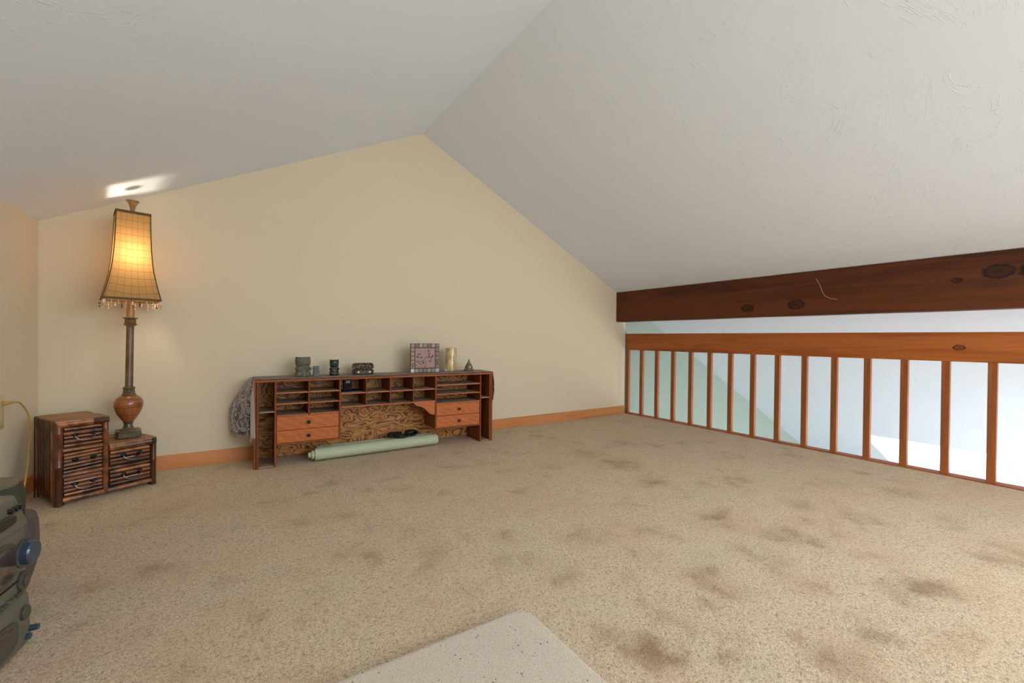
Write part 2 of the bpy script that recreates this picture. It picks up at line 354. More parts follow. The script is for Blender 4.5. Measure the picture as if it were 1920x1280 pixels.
# ---------------------------------------------------------------- desk hutch
dk = thing('desk_hutch', 'long low wooden desk hutch with pigeonholes and four small drawers against the cream wall', 'desk hutch', (.149,3.385,0), R(-2.47))
mdx = wood('orange_fir_x', srgb(158,92,50), srgb(96,48,24), 'x', 1, .6); mdz = wood('orange_fir_z', srgb(142,78,40), srgb(84,38,18), 'z', 1, .6)
def drawer_wood():
    t = NT('flame_grain_drawer', .42, .4); v = t.coord((1,1,1)); w = t.n('ShaderNodeTexWave', i_Scale=9.0, i_Distortion=7.0, i_Detail=3.0); w.bands_direction = 'DIAGONAL'; t.l(t.coord((.8,1,1.6)), w.inputs['Vector'])
    t.col(t.mix(t.math('MULTIPLY', t.noise(t.coord((3,20,20)), 2, 5), .5), t.ramp(w.outputs['Fac'], [(.2,srgb(190,106,50)),(.8,srgb(202,118,56))]), srgb(136,66,28))); return t.m
mdr = drawer_wood()
def ply():
    t = NT('swirled_plywood', .5, .35); v = t.coord((1,1,1)); w = t.noise(t.coord((1.0,1,2.2)), 4.2, 2, .45, .8)
    ring = t.math('FRACT', t.math('MULTIPLY', w, 13)); tri = t.ramp(ring, [(0,srgb(200,142,78)),(.45,srgb(206,148,80)),(.72,srgb(104,56,26)),(.86,srgb(110,60,28)),(1,srgb(180,120,60))])
    t.col(t.mix(t.math('MULTIPLY', t.noise(t.coord((3,1,40)), 3, 4), .3), tri, srgb(120,66,34))); return t.m
mply = ply(); mdust = wood('dusty_shelf_wood', srgb(176,152,130), srgb(140,114,92), 'x', 1, .8); mblk = plain('aged_bronze', srgb(52,46,42), .4, .6, .7)
DD = .272
def dpart(name, x0, x1, z0, z1, m, y0=0, y1=DD-.008, bev=.0015):
    bm = B(); box(bm, x0, x1, y0, y1, z0, z1, bev); return obj(name, bm, m, dk)
dpart('top_board', 0, 1.812, .584, .600, mdx, -.002, DD)
for a, b in ((0,.013),(.015,.030),(1.782,1.796),(1.798,1.812)): dpart('side_panel', a, b, 0, .5835, mdz, 0, DD)
dpart('divider', .122, .134, .0, .5835, mdz); dpart('divider', 1.690, 1.702, 0, .5835, mdz)
dpart('divider', .540, .552, .149, .5835, mdz); dpart('divider', 1.281, 1.293, .149, .5835, mdz)
dpart('divider', .334, .342, .353, .5835, mdz, .004)
for s in (.733, .915, 1.098): dpart('divider', s-.004, s+.004, .386, .5835, mdz, .004)
for z in (.506, .430, .349):
    for a, b in ((.1345,.3335),(.3425,.5395)): dpart('shelf', a, b, z-.004, z+.004, mdx if z > .6 else mdust, .003)
for a, b in ((.5525,.7285),(.7375,.9105),(.9195,1.0935),(1.1025,1.2805)): dpart('shelf', a, b, .476, .484, mdust, .003)
dpart('shelf', .5525, 1.2805, .377, .3855, mdust, .002)
for z in (.507, .431, .356): dpart('shelf', 1.2935, 1.6895, z-.004, z+.004, mdust, .003)
dpart('shelf', .1345, .5395, .149, .157, mdx); dpart('shelf', 1.2935, 1.6895, .146, .154, mdx)
for a, b in ((.0305,.1215),(1.7025,1.7815)): dpart('shelf', a, b, .376, .384, mdust, .003); dpart('shelf', a, b, .003, .011, mdust, .003)
bm = B(); box(bm, .0305, 1.7815, DD-.0075, DD-.001, .01, .583); obj('back_panel', bm, mply, dk)
# front edges, thin lighter nosing strips on the shelf fronts
mns = wood('worn_edge_wood', srgb(196,118,70), srgb(150,80,42), 'x', 1, .5)
bm = B()
for z in (.506,.430,.349): box(bm,.1345,.3335,-.0005,.0028,z-.004,z+.004); box(bm,.3425,.5395,-.0005,.0028,z-.004,z+.004)
box(bm,.5525,1.2805,-.0008,.0018,.377,.3855)
for a, b in ((.5525,.7285),(.7375,.9105),(.9195,1.0935),(1.1025,1.2805)): box(bm,a,b,-.0005,.0028,.476,.484)
for z in (.507,.431,.356): box(bm,1.2935,1.6895,-.0005,.0028,z-.004,z+.004)
obj('shelf_nosing', bm, mns, dk)
def drawer(x0, x1, z0, z1):
    e = dpart('drawer', x0, x1, z0, z1, mdr, .003, .2, .002)
    bm = B(); prof = [(.0045,0),(.0045,.006),(.004,.009),(.009,.013),(.012,.018),(.012,.022),(.007,.027),(.0005,.028)]
    lathe(bm, prof, 18); bmesh.ops.rotate(bm, verts=bm.verts, matrix=Matrix.Rotation(R(90),3,'X')); bmesh.ops.translate(bm, verts=bm.verts, vec=((x0+x1)/2,.004,(z0+z1)/2))
    obj('knob', bm, mblk, e)
drawer(.136,.538,.247,.343); drawer(.136,.538,.159,.2445); drawer(1.295,1.688,.2535,.350); drawer(1.295,1.688,.156,.2505)
bm = B(); bz = lambda s: 1.279-s
br = [(1.279,.376),(1.105,.376),(1.108,.368),(1.118,.357),(1.135,.349),(1.155,.345),(1.175,.338),(1.195,.322),(1.215,.300),(1.235,.282),(1.258,.270),(1.279,.268)]
prism(bm, br, 'y', .004, .018); obj('scroll_bracket', bm, mdr, dk)

# cloth runner over the hutch
def brocade():
    t = NT('damask_brocade', .5, .4); v = t.coord((1,1,1), 'UV'); f = t.noise(v, 15, 1.2, .4, 3.2); f2 = t.noise(v, 34, 1, .4, 2.0); f = t.math('ADD', t.math('MULTIPLY', f, .8), t.math('MULTIPLY', f2, .2))
    t.col(t.ramp(f, [(.0,srgb(58,48,46)),(.485,srgb(66,54,52)),(.5,srgb(164,160,170)),(1,srgb(150,146,154))])); t.b.inputs['Sheen Weight'].default_value = .3
    t.bump(f, .2, .002); return t.m
def topcloth():
    t = NT('runner_top_weave', .65, .3); v = t.coord((1,1,1), 'UV'); f = t.noise(v, 26, 2, .5, 1.5)
    t.col(t.ramp(f, [(.4,srgb(118,104,98)),(.52,srgb(150,138,132)),(.65,srgb(136,122,116))])); t.bump(t.noise(v, 60, 3), .3, .003); return t.m
mbro = brocade(); mtop = topcloth(); mbor = plain('pale_runner_border', srgb(166,154,144), .6, nz=.12, nscale=120)
cl = thing('table_runner', 'grey and brown damask cloth runner with fringed ends draped over the desk hutch top', 'table runner', (.149,3.385,0), R(-2.47))
def gridmesh(name, fn, nu, nv, m, parent, thick=.002, uvs=(1,1)):
    bm = B(); uv = bm.loops.layers.uv.new('UVMap'); V = [[bm.verts.new(fn(i/nu,j/nv)) for i in range(nu+1)] for j in range(nv+1)]; idx = {}
    for j in range(nv):
        for i in range(nu):
            f = bm.faces.new((V[j][i],V[j][i+1],V[j+1][i+1],V[j+1][i]))
            for l, (a,b) in zip(f.loops, ((i,j),(i+1,j),(i+1,j+1),(i,j+1))): l[uv].uv = (a/nu*uvs[0], b/nv*uvs[1])
            f.smooth = True
    o = obj(name, bm, m, parent, fin=False); md = o.modifiers.new('cloth', 'SOLIDIFY'); md.thickness = thick; md.offset = 1; return o
nz = lambda x, y, s, a: noise.noise(Vector((x*s,y*s,.3)))*a
o = gridmesh('cloth_top', lambda u, v: (-.004+u*1.822, .006+v*.272+nz(u*1.8,0,5,.003)*(1 if v < .5 else 0), .603+abs(nz(u*1.8,v*.3,8,.003))), 140, 14, mtop, cl, .0022, (1.8,.28))
def lefthang(u, v):      # u front->back along the end, v down
    out = (.005+.145*(math.sin(min(1,v*1.35)*PI/2)**1.1)*(u**.75)) - .028*max(0,v-.6)*u
    z = .6035-.385*v+.012*u*v; wr = .008*math.sin(u*9+v*3)*v
    return (-.0045-out-wr, .010+.262*u-.02*v*u+(.03*(1-u)*v), z)
o = gridmesh('hanging_end', lefthang, 26, 26, mbro, cl, .002, (.30,.40)); o['label'] = 'dark damask patterned hanging end of the runner'
def border(u, v):
    z = .6035-.40*v; return (-.0055-.006*math.sin(v*5)-.014*u*v, -.002+.03*u+.012*v, z)
gridmesh('cloth_border', lambda u, v: (-.001-.019*(1-u)*min(1,v*3+.1)+.012*u*v, -.004-.006*math.sin(v*5)**2+.010*(1-u), .6035-.395*v), 6, 22, mbor, cl, .0018, (.04,.4))
gridmesh('hanging_end', lambda u, v: (1.8165+.016*math.sin(v*PI*.9)+.004*math.sin(u*14), .004+.268*u, .6035-.25*v), 20, 16, mbro, cl, .002, (.28,.25))
mfri = plain('pale_fringe', srgb(186,176,160), .8)
bm = B()
for i in range(46):
    u = i/45; p = Vector(lefthang(u, 1)); q = p+Vector((random.uniform(-.006,.004), random.uniform(-.004,.004), -random.uniform(.022,.036))); tube(bm, [p+Vector((0,0,.004)), (p+q)/2+Vector((random.uniform(-.002,.002),0,0)), q], .0009, 4)
obj('fringe', bm, mfri, cl); bm = B()
for i in range(30):
    p = Vector((1.824+.004*math.sin(i), .004+.268*i/29, .3545)); q = p+Vector((random.uniform(-.003,.004),0,-random.uniform(.02,.03))); tube(bm, [p,q], .0009, 4)
obj('fringe', bm, mfri, cl); bm = B()
for i in range(6):
    p = Vector((-.012-.002*i, -.008+.005*i, .212)); tube(bm, [p, p+Vector((random.uniform(-.004,.003),0,-.02))], .0011, 4)
obj('fringe', bm, mfri, cl)

# ---------------------------------------------------------------- things on the hutch   (s along hutch, t into it)
ca, sa = math.cos(R(-2.47)), math.sin(R(-2.47)); ZT = .6075
def on(s, t, z=ZT): return (.149+s*ca-t*sa, 3.385+s*sa+t*ca, z)
def stone(name, c, c2, rough, bump=.35):
    t = NT(name, rough, .5); v = t.coord(); f = t.noise(v, 45, 5, .65, .5); t.col(t.ramp(f, [(.35,c2),(.65,c)])); t.bump(t.noise(v, 110, 4), bump, .003); return t.m
def figure(bm, h, w, d, arms=True):
    """squat carved idol: legs and seat, belly, shoulders, big square head with brow, eyes, nose and mouth"""
    loft(bm, [(0,0,0,w*.49,d*.48,3.5),(0,0,h*.04,w*.5,d*.5,3.5),(0,0,h*.22,w*.49,d*.5,3),(0,0,h*.27,w*.42,d*.42,3),(0,0,h*.34,w*.42,d*.42,3),(0,0,h*.46,w*.48,d*.46,3),(0,0,h*.50,w*.45,d*.44,3),(0,0,h*.53,w*.37,d*.38,3),(0,0,h*.555,w*.42,d*.42,3),(0,0,h*.62,w*.46,d*.47,3),(0,0,h*.80,w*.475,d*.5,3.2),(0,0,h*.90,w*.46,d*.48,3),(0,0,h*.95,w*.40,d*.43,2.8),(0,0,h*.975,w*.30,d*.34,2.6)], 32)
    f = -d*.47
    for s in (-1,1):
        ball(bm, (s*w*.25,f,h*.11), w*.17, d*.12, h*.10)            # feet / knees
        ball(bm, (s*w*.42,f*.5,h*.40), w*.11, d*.28, h*.09)         # arms
        ball(bm, (s*w*.24,f*.98,h*.345), w*.17, d*.08, h*.032, rot=Matrix.Rotation(s*.35,4,'Y'))   # hands
        ball(bm, (s*w*.22,f*1.0,h*.80), w*.13, d*.07, h*.038)       # eyes
        ball(bm, (s*w*.38,0,h*.955), w*.10, d*.25, h*.045)          # ear lumps
        tube(bm, [(s*w*.05,f*1.04,h*.85),(s*w*.22,f*1.08,h*.872),(s*w*.42,f*.98,h*.86)], h*.014, 6)
        tube(bm, [(s*w*.44,f*.95,h*.63),(s*w*.2,f*1.06,h*.60),(0,f*1.08,h*.595)], h*.012, 6)
    ball(bm, (0,f*1.03,h*.755), w*.075, d*.10, h*.05)               # nose
    ball(bm, (0,f*1.02,h*.675), w*.26, d*.05, h*.022)               # lips
    tube(bm, [(-w*.3,f*1.02,h*.648),(0,f*1.07,h*.64),(w*.3,f*1.02,h*.648)], h*.011, 6)
    tube(bm, [(-w*.43,f*.95,h*.92),(0,f*1.08,h*.925),(w*.43,f*.95,h*.92)], h*.016, 6)
    for z in (.46,.26): tube(bm, [(-w*.42,f*.9,h*z),(0,f*1.06,h*(z-.01)),(w*.42,f*.9,h*z)], h*.011, 6)
    tube(bm, [(0,f*1.05,h*.24),(0,f*1.05,h*.03)], h*.013, 6)
bm = B(); figure(bm, .144, .106, .075); o = obj('carved_figurine', bm, stone('green_brown_soapstone', srgb(120,120,98), srgb(84,76,60), .6)); o.location = on(.307,.12); o.rotation_euler = (0,0,R(3))
tag(o, 'largest of the carved stone figurines, matt green brown, at left on the desk hutch', 'figurine', 'stone figurines on the hutch')
bm = B(); figure(bm, .074, .046, .036); o = obj('carved_figurine', bm, stone('blue_grey_stone', srgb(124,134,134), srgb(92,102,104), .7, .2)); o.location = on(.396,.125)
tag(o, 'tiny pale blue grey stone figurine, smallest of the three on the desk hutch', 'figurine', 'stone figurines on the hutch')
bm = B(); figure(bm, .120, .068, .052); o = obj('carved_figurine', bm, stone('dark_green_jade', srgb(50,66,58), srgb(20,28,26), .22)); o.location = on(.525,.15); o.rotation_euler = (0,0,R(-5))
tag(o, 'glossy dark green carved stone figurine beside the ornate metal trinket box', 'figurine', 'stone figurines on the hutch')

# ornate box
tb = thing('trinket_box', 'small ornate dark metal trinket box with pale inlaid dots on the desk hutch', 'box', on(.737,.155), R(-1))
t = NT('embossed_pewter', .35, .6, .75); v = t.coord(); vo = t.n('ShaderNodeTexVoronoi', i_Scale=95.0); t.l(v, vo.inputs['Vector']); f = t.noise(v, 120, 4, .6, 1)
t.col(t.ramp(t.math('MULTIPLY', vo.outputs['Distance'], f), [(.08,srgb(150,138,118)),(.3,srgb(52,44,36))])); t.bump(t.math('ADD', t.math('MULTIPLY', vo.outputs['Distance'], -1), f), .8, .004); mpew = t.m
def rbox(secs, n=36): bm = B(); loft(bm, secs, n); return bm
bm = rbox([(0,0,0,.072,.040,6),(0,0,.003,.078,.046,6),(0,0,.033,.077,.045,6),(0,0,.037,.072,.040,6),(0,0,.0385,.064,.034,6),(0,0,.044,.063,.033,6)])
for s in (-1,1):
    for e in range(10): a = e*PI/5; ball(bm, (s*.042+.0165*math.cos(a),-.0455,.0195+.0125*math.sin(a)), .003)
for k in range(16): ball(bm, (-.066+k*.0088,-.0445,.004), .0034); ball(bm, (-.066+k*.0088,-.0445,.035), .0028)
obj('box_body', bm, mpew, tb)
bm = rbox([(0,0,.0442,.070,.040,6),(0,0,.048,.079,.047,6),(0,0,.070,.078,.046,6),(0,0,.083,.070,.040,5),(0,0,.088,.060,.032,5)])
for k in range(12): ball(bm, (-.062+k*.0113,-.038+.002*(k%2),.085), .0045,.0045,.0038)
for s in (-1,1):
    for e in range(10): a = e*PI/5; ball(bm, (s*.042+.020*math.cos(a),-.0468,.060+.0105*math.sin(a)), .0032)
    tube(bm, [(s*.05,-.047,.053),(s*.036,-.049,.062),(s*.028,-.048,.054)], .0018, 6)
ball(bm, (0,-.046,.062), .010, .006, .009)
obj('lid', bm, mpew, tb)
mpearl = plain('inlaid_shell', srgb(226,222,212), .2, .7)
for s in (-1,1):
    bm = B(); ball(bm, (s*.042,-.0455,.0195), .009, .003, .008); o = obj('inlay_dot', bm, mpearl, tb)
bm = B(); ball(bm, (0,-.047,.036), .011, .005, .012); obj('clasp', bm, mpew, tb)

# mosaic tile picture
fr = thing('tile_picture', 'square mosaic framed tile with a brown leafy branch on dusty pink, standing on the hutch', 'picture', on(1.232,.115), R(-3))
mdk = plain('dark_brown_frame', srgb(70,46,38), .5); PW, PH = .125, .243
bm = B(); box(bm, -PW, PW, 0, .012, 0, PH, .0015); o = obj('backing', bm, mdk, fr)
g = 2*PW/7.0; gh = PH/7.0; tcs = [srgb(168,148,132),srgb(150,128,112),srgb(182,164,148),srgb(158,138,128),srgb(134,112,100),srgb(176,156,142)]
tms = []
for i, c in enumerate(tcs):
    t = NT('stone_mosaic_%s'%'abcdef'[i], .5, .4); f = t.noise(t.coord(), 150, 3, .6, 1.5); t.col(t.ramp(f, [(.42,tuple(x*.6 for x in c[:3])+(1,)),(.52,c)])); tms.append(t.m)
mwt = plain('pale_mosaic', srgb(214,204,202), .45); mbl = plain('pale_blue_mosaic', srgb(178,176,200), .45)
k = 0
for i in range(7):
    for j in range(7):
        if 0 < i < 6 and 0 < j < 6: continue
        bm = B(); cx = -PW+g*(i+.5); cz = gh*(j+.5); box(bm, cx-g*.41, cx+g*.41, -.003, -.0001, cz-gh*.41, cz+gh*.41, .001)
        m = mwt if (i,j) == (0,0) else mbl if (i,j) == (6,0) else tms[(k*5+j)%6]; k += 1
        o = obj('border_tile', bm, m, fr)
        if (i,j) == (0,2): heartish = None
for (i,j) in ((6,2),(0,1)):      # small dark leaf marks on two tiles
    bm = B(); cx = -PW+g*(i+.5); cz = gh*(j+.5); s = g*.26
    pts = [(cx,cz-s),(cx+s*.95,cz+s*.15),(cx+s*.8,cz+s*.75),(cx+s*.35,cz+s*.8),(cx,cz+s*.4),(cx-s*.35,cz+s*.8),(cx-s*.8,cz+s*.75),(cx-s*.95,cz+s*.15)]
    prism(bm, pts, 'y', -.0042, -.0031); obj('leaf_mark', bm, mdk, fr)
bm = B(); box(bm, -PW+g*1.12, PW-g*1.12, -.003, -.0001, gh*1.15, PH-gh*1.15, .001); cen = obj('centre_tile', bm, plain('dusty_pink_stone', srgb(160,132,126), .55, nz=.05, nscale=40), fr); cen['label'] = 'dusty pink centre tile'
def P2(x, y): return (-PW+(x-270)/545*2*PW, PH-(y-155)/505*PH)   # marks measured on the photographed tile
bm = B()
def twig(pts, r=.0011): tube(bm, smoothpts([(P2(*p)[0],-.0036,P2(*p)[1]) for p in pts], 5), r, 5)
twig([(365,445),(400,462),(480,462),(530,430),(575,385)],.0018); twig([(370,450),(425,485),(480,530)],.0018); twig([(575,385),(600,340),(640,320)]); twig([(480,462),(505,500),(530,510)]); twig([(560,470),(565,510),(535,560)]); twig([(600,410),(650,380),(700,355)]); twig([(440,400),(455,370),(440,340)])
def leaf(x, y, L, wd, ang):
    cx, cz = P2(x, y); L = L/545*2*PW/2; wd = wd/545*2*PW/2; q = []
    for k in range(12):
        a = 2*PI*k/12; px = L*math.cos(a); pz = wd*math.sin(a)*(1-.35*abs(math.cos(a))); q.append((cx+px*math.cos(R(ang))-pz*math.sin(R(ang)), cz+px*math.sin(R(ang))+pz*math.cos(R(ang))))
    prism(bm, q, 'y', -.0042, -.0031)
for a in ((430,338,60,26,10),(400,385,62,30,-50),(475,400,56,22,35),(608,285,62,24,85),(622,338,56,20,55),(672,388,84,26,48),(612,388,60,24,50),(632,462,56,22,-15),(650,440,40,12,20),(508,485,50,26,-50),(545,470,34,12,-60),(372,532,34,16,35),(540,555,32,16,40)): leaf(*a)
obj('branch_motif', bm, mdk, fr)
# candle
cn = thing('pillar_candle', 'mottled cream and tan pillar candle between the tile picture and the small bell', 'candle', on(1.50,.20))
t = NT('mottled_wax', .3, .5); f = t.noise(t.coord((1,1,.7)), 22, 3, .55, .6); t.col(t.ramp(f, [(.38,srgb(214,200,150)),(.5,srgb(200,176,120)),(.6,srgb(176,132,96)),(.72,srgb(206,184,130))])); t.b.inputs['Coat Weight'].default_value = .8; t.b.inputs['Coat Roughness'].default_value = .12; t.b.inputs['Subsurface Weight'].default_value = .1
bm = B(); lathe(bm, [(.046,0),(.049,.002),(.049,.198),(.0475,.203),(.040,.204),(.030,.199),(.004,.198)], 40); obj('wax', bm, t.m, cn)
bm = B(); tube(bm, [(0,0,.195),(.001,0,.206),(.003,.001,.212)], .0012, 6); obj('wick', bm, plain('wick', srgb(60,50,44), .9), cn)
bm = B(); prism(bm, [(-.062,-.01),(-.052,-.03),(-.05,-.004),(-.056,.006)], 'z', .0005, .004); tube(bm, [(-.053,-.012,.003),(-.057,-.014,.018),(-.055,-.013,.026)], [.006,.004,.001], 6)
obj('wrapper_scrap', bm, plain('clear_wrapper', srgb(220,222,214), .12, .8), cn)
# bell
bl = thing('ornament_bell', 'small tarnished metal cone bell ornament at the right end of the desk hutch', 'bell', on(1.655,.16))
t = NT('tarnished_brass', .4, .6, .6); v = t.coord(); f = t.noise(v, 130, 4, .6, .5); t.col(t.ramp(f, [(.35,srgb(74,62,48)),(.6,srgb(146,128,102))])); t.bump(f, .7, .004); mbr = t.m
bm = B(); lathe(bm, [(.043,0),(.045,.004),(.043,.010),(.037,.018),(.034,.030),(.030,.042),(.024,.055),(.017,.064),(.012,.074),(.008,.084),(.004,.090)], 32)
for k in range(14): a = 2*PI*k/14; ball(bm, (.042*math.cos(a),.042*math.sin(a),.007), .006)
for k in range(10): a = 2*PI*k/10; ball(bm, (.032*math.cos(a),.032*math.sin(a),.036), .0045)
obj('bell_body', bm, mbr, bl)
bm = B(); ball(bm, (0,0,.094), .0062); ball(bm, (0,0,.102), .0035); obj('finial', bm, mbr, bl)
bm = B(); ball(bm, (-.004,-.031,.034), .0085, .005, .0085); obj('inlay_dot', bm, mpearl, bl)
# small things in the top pigeonhole
bx = thing('black_carton', 'small black carton with white print standing in an upper pigeonhole of the hutch', 'carton', on(.606,.045,.4991))
mck = plain('black_card', srgb(14,14,17), .6, .15); mpr = plain('white_print', srgb(214,214,218), .5)
bm = B(); box(bm, -.028, .028, 0, .03, 0, .081, .001); obj('carton_body', bm, mck, bx)
bm = B()
for x0, x1, z in ((-.012,-.003,.066),(.001,.017,.066),(-.013,.018,.055)):
    n = max(2, int((x1-x0)/.0045))
    for k in range(n): a = x0+(x1-x0)*k/n; box(bm, a, a+.0031, -.0007, -.0001, z, z+.0048)
obj('printed_marks', bm, mpr, bx)
tr = thing('black_case', 'flat black case with pale edge lying under the small carton in the pigeonhole', 'case', on(.628,.03,.4845))
bm = B(); box(bm, -.066, .066, 0, .10, .003, .0140, .002); obj('case_lid', bm, mck, tr)
bm = B(); box(bm, -.067, .067, -.001, .101, 0, .003, .0008); obj('case_tray', bm, plain('pale_tray_edge', srgb(150,152,160), .4), tr)

# ---------------------------------------------------------------- yoga mat and strap
mt = NT('sage_foam_mat', .75, .25); f = mt.noise(mt.coord(), 300, 2); mt.col(mt.mix(mt.math('MULTIPLY', mt.noise(mt.coord(), 6, 3), .3), srgb(186,196,166), srgb(164,176,148))); mt.bump(f, .25, .001)
def spiral(turns=2.6, n=110, r0=.014, r1=.044):
    P = []
    for i in range(n+1):
        t = i/n; a = PI*.30+turns*2*PI*t-turns*2*PI; a = -a+PI*.60; r = r0+(r1-r0)*t
        P.append((r*1.18*math.cos(a), r*math.sin(a), t))
    e = [Vector((y,z,0)) for y, z, _ in P[-2:]] + [Vector(q+(0,)) for q in ((.050,.026),(.066,.030),(.088,.037),(.108,.030),(.120,.008),(.121,-.018),(.112,-.040))]
    q = smoothpts(e[1:], 8)[1:]
    return P+[(v.x,v.y,1+.6*math.sin(i/len(q)*1.5)) for i, v in enumerate(q)]
bm = B(); sp = spiral(); L = .925; th = .0028; Vv = []
for i, (yy, zz, t) in enumerate(sp):
    a = Vector(sp[min(i+1,len(sp)-1)][:2])-Vector(sp[max(i-1,0)][:2]); nrm = Vector((-a.y,a.x)).normalized()*th
    u_ = max(0,1-t); kq = u_*2.6; l = -(.021*(math.floor(kq)+min(1,(kq%1)*6)) if kq > 0 else 0)+.03*max(0,t-1); rr = L/2-.012*u_-.03*max(0,t-1); lft = -L/2+l
    q = [(lft,yy+nrm.x,zz+nrm.y),(lft,yy-nrm.x,zz-nrm.y)]; q2 = [(rr,y,z) for _, y, z in q]
    Vv.append([bm.verts.new(p) for p in (q[0],q[1],q2[1],q2[0])])
for a, b in zip(Vv, Vv[1:]):
    for k in range(4): bm.faces.new((a[k],a[(k+1)%4],b[(k+1)%4],b[k]))
bm.faces.new(Vv[0]); bm.faces.new(Vv[-1][::-1])
# the outer end of the mat lies as a second flap along the back
o = obj('rolled_yoga_mat', bm, mt.m, ang=50); o.location = (1.010,3.402,.0478); o.rotation_euler = (0,0,R(.6)); o.modifiers.new('b','BEVEL').width = .0008
tag(o, 'pale sage green rolled yoga mat on the carpet under the desk hutch', 'yoga mat')
st = thing('mat_strap', 'black coiled mat carrying strap with loops lying on the rolled green mat', 'strap', (1.185,3.422,.098), R(-3))
msk = plain('black_webbing', srgb(14,15,20), .6, .3, bump=.3, nscale=200)
bm = B(); pts = []
for i in range(120):
    t = i/119; a = t*2*PI*6; pts.append((.080+(.050-.012*t)*math.cos(a), .006+.044*t, .020+(.019-.004*t)*math.sin(a)))
tube(bm, pts, .009, 6); obj('coiled_webbing', bm, msk, st)
for (cx, cy, rx, ry, tilt, z) in ((-.062,.02,.050,.026,.12,.012),(-.015,-.014,.052,.024,-.15,.010),(-.05,.045,.06,.02,.3,.02)):
    bm = B(); pts = []
    for i in range(28):
        a = 2*PI*i/28; pts.append((cx+rx*math.cos(a)*math.cos(tilt)-ry*math.sin(a)*math.sin(tilt), cy+rx*math.cos(a)*math.sin(tilt)+ry*math.sin(a)*math.cos(tilt), z+.006*math.sin(a)))
    tube(bm, pts, .0066, 6, closed=True); obj('loop', bm, msk, st)

# ---------------------------------------------------------------- bamboo chest
def bamboo(name, a, b, c, rough=.32):
    t = NT(name, rough, .5); g = t.n('ShaderNodeNewGeometry'); v = t.coord(); f = t.noise(v, 14, 4, .65); r = g.outputs['Random Per Island']
    col = t.ramp(r, [(0,a),(.2,srgb(64,34,20)),(.4,b),(.6,srgb(176,112,62)),(.75,srgb(80,44,26)),(.88,c)], 'CONSTANT'); col = t.mix(t.ramp(f, [(.46,.0),(.62,.8)]), col, srgb(38,17,10)); t.col(col); t.b.inputs['Coat Weight'].default_value = .2; t.b.inputs['Coat Roughness'].default_value = .3; t.bump(t.noise(v, 60, 3), .15, .003); return t.m
mb_side = bamboo('dark_bamboo_side', srgb(112,74,44), srgb(128,92,54), srgb(88,46,26)); mb_fr = bamboo('tan_bamboo_frame', srgb(150,102,58), srgb(132,82,44), srgb(116,64,34)); mb_dr = bamboo('red_brown_bamboo', srgb(142,78,40), srgb(110,62,34), srgb(150,98,54))
t = NT('flat_bamboo_top', .45, .4); g = t.n('ShaderNodeNewGeometry'); f = t.noise(t.coord((4,60,4)), 1.5, 5, .6); t.col(t.mix(t.math('MULTIPLY', t.ramp(f, [(.4,0),(.65,1)]), .7), t.ramp(g.outputs['Random Per Island'], [(0,srgb(168,118,80)),(1,srgb(140,94,60))]), srgb(84,48,30))); t.bump(f, .2, .002); mb_top = t.m
def pole(bm, p, q, r, nodes=1, n=10, sq=1):
    p, q = Vector(p), Vector(q); L = (q-p).length; ts = [0]; rs = [r]; base = random.uniform(.1,.9)
    for k in range(nodes):
        t = (base+k*.5) % .9+.05; ts += [t-.006/L*1, t, t+.006/L]; rs += [r, r*1.13, r]
    ts.append(1); rs.append(r); z = sorted(zip(ts, rs)); return tube(bm, [p+(q-p)*t for t, _ in z], [x for _, x in z], n, flat=sq)
ch = thing('bamboo_chest', 'stepped dark bamboo chest with five small drawers in the corner under the lamp', 'chest of drawers', (-.742,3.166,0), R(28.3))
W_, DP, H1, H2, S1 = .440, .310, .446, .284, .216
dark = plain('dark_chest_core', srgb(30,15,9), .6)
bm = B(); box(bm, .017, S1-.006, .022, DP-.012, .035, H1-.012); obj('core', bm, dark, ch)
bm = B(); box(bm, S1-.004, W_-.012, .022, DP-.012, .035, H2-.012); obj('core', bm, dark, ch)
bm = B(); n = 11
for i in range(n): y = .026+(DP-.036)*i/(n-1); pole(bm, (.008,y,.03 if 0 < i < n-1 else .0), (.008,y,H1-.004), .0112, 1)
obj('side_panel', bm, mb_side, ch)
bm = B()
for i in range(n): y = .026+(DP-.036)*i/(n-1); pole(bm, (S1-.008,y,H2), (S1-.008,y,H1-.004), .0105, 1)
obj('side_panel', bm, mb_side, ch)
bm = B()
for i in range(n): y = .026+(DP-.036)*i/(n-1); pole(bm, (W_-.008,y,.03 if 0 < i < n-1 else .0), (W_-.008,y,H2-.004), .0115, 1)
obj('side_panel', bm, mb_side, ch)
for xa, xb, h in ((.0,S1,H1),(S1+.001,W_+.002,H2)):
    bm = B(); nn = 7
    for i in range(nn): a = .004+(DP-.004)*i/nn; box(bm, xa, xb, a, a+(DP-.004)/nn-.0015, h-.012, h+random.uniform(-.0015,.001), .003, 2)
    obj('top_panel', bm, mb_top, ch)
bm = B()
pole(bm, (.016,.012,0), (.016,.012,H1-.010), .0165, 2, 12); pole(bm, (S1-.012,.013,.022), (S1-.012,.013,H1-.02), .0135, 1, 12); pole(bm, (W_-.014,.012,.0), (W_-.014,.012,H2-.006), .0145, 1, 12)
pole(bm, (.004,.010,H1-.020), (S1,.010,H1-.020), .0175, 1, 12); pole(bm, (S1+.001,.011,H2-.021), (W_-.004,.011,H2-.021), .019, 1, 12)
pole(bm, (.03,.014,.027), (S1-.01,.014,.027), .0125, 1); pole(bm, (S1-.004,.014,.027), (W_-.02,.014,.027), .0125, 1)
pole(bm, (.032,.018,.286), (S1-.02,.018,.286), .0095, 1); pole(bm, (.032,.018,.152), (S1-.02,.018,.152), .0095, 1); pole(bm, (S1,.018,.146), (W_-.028,.018,.146), .0095, 1)
obj('frame', bm, mb_fr, ch)
mirn = plain('black_iron', srgb(34,33,36), .35, .6, .8)
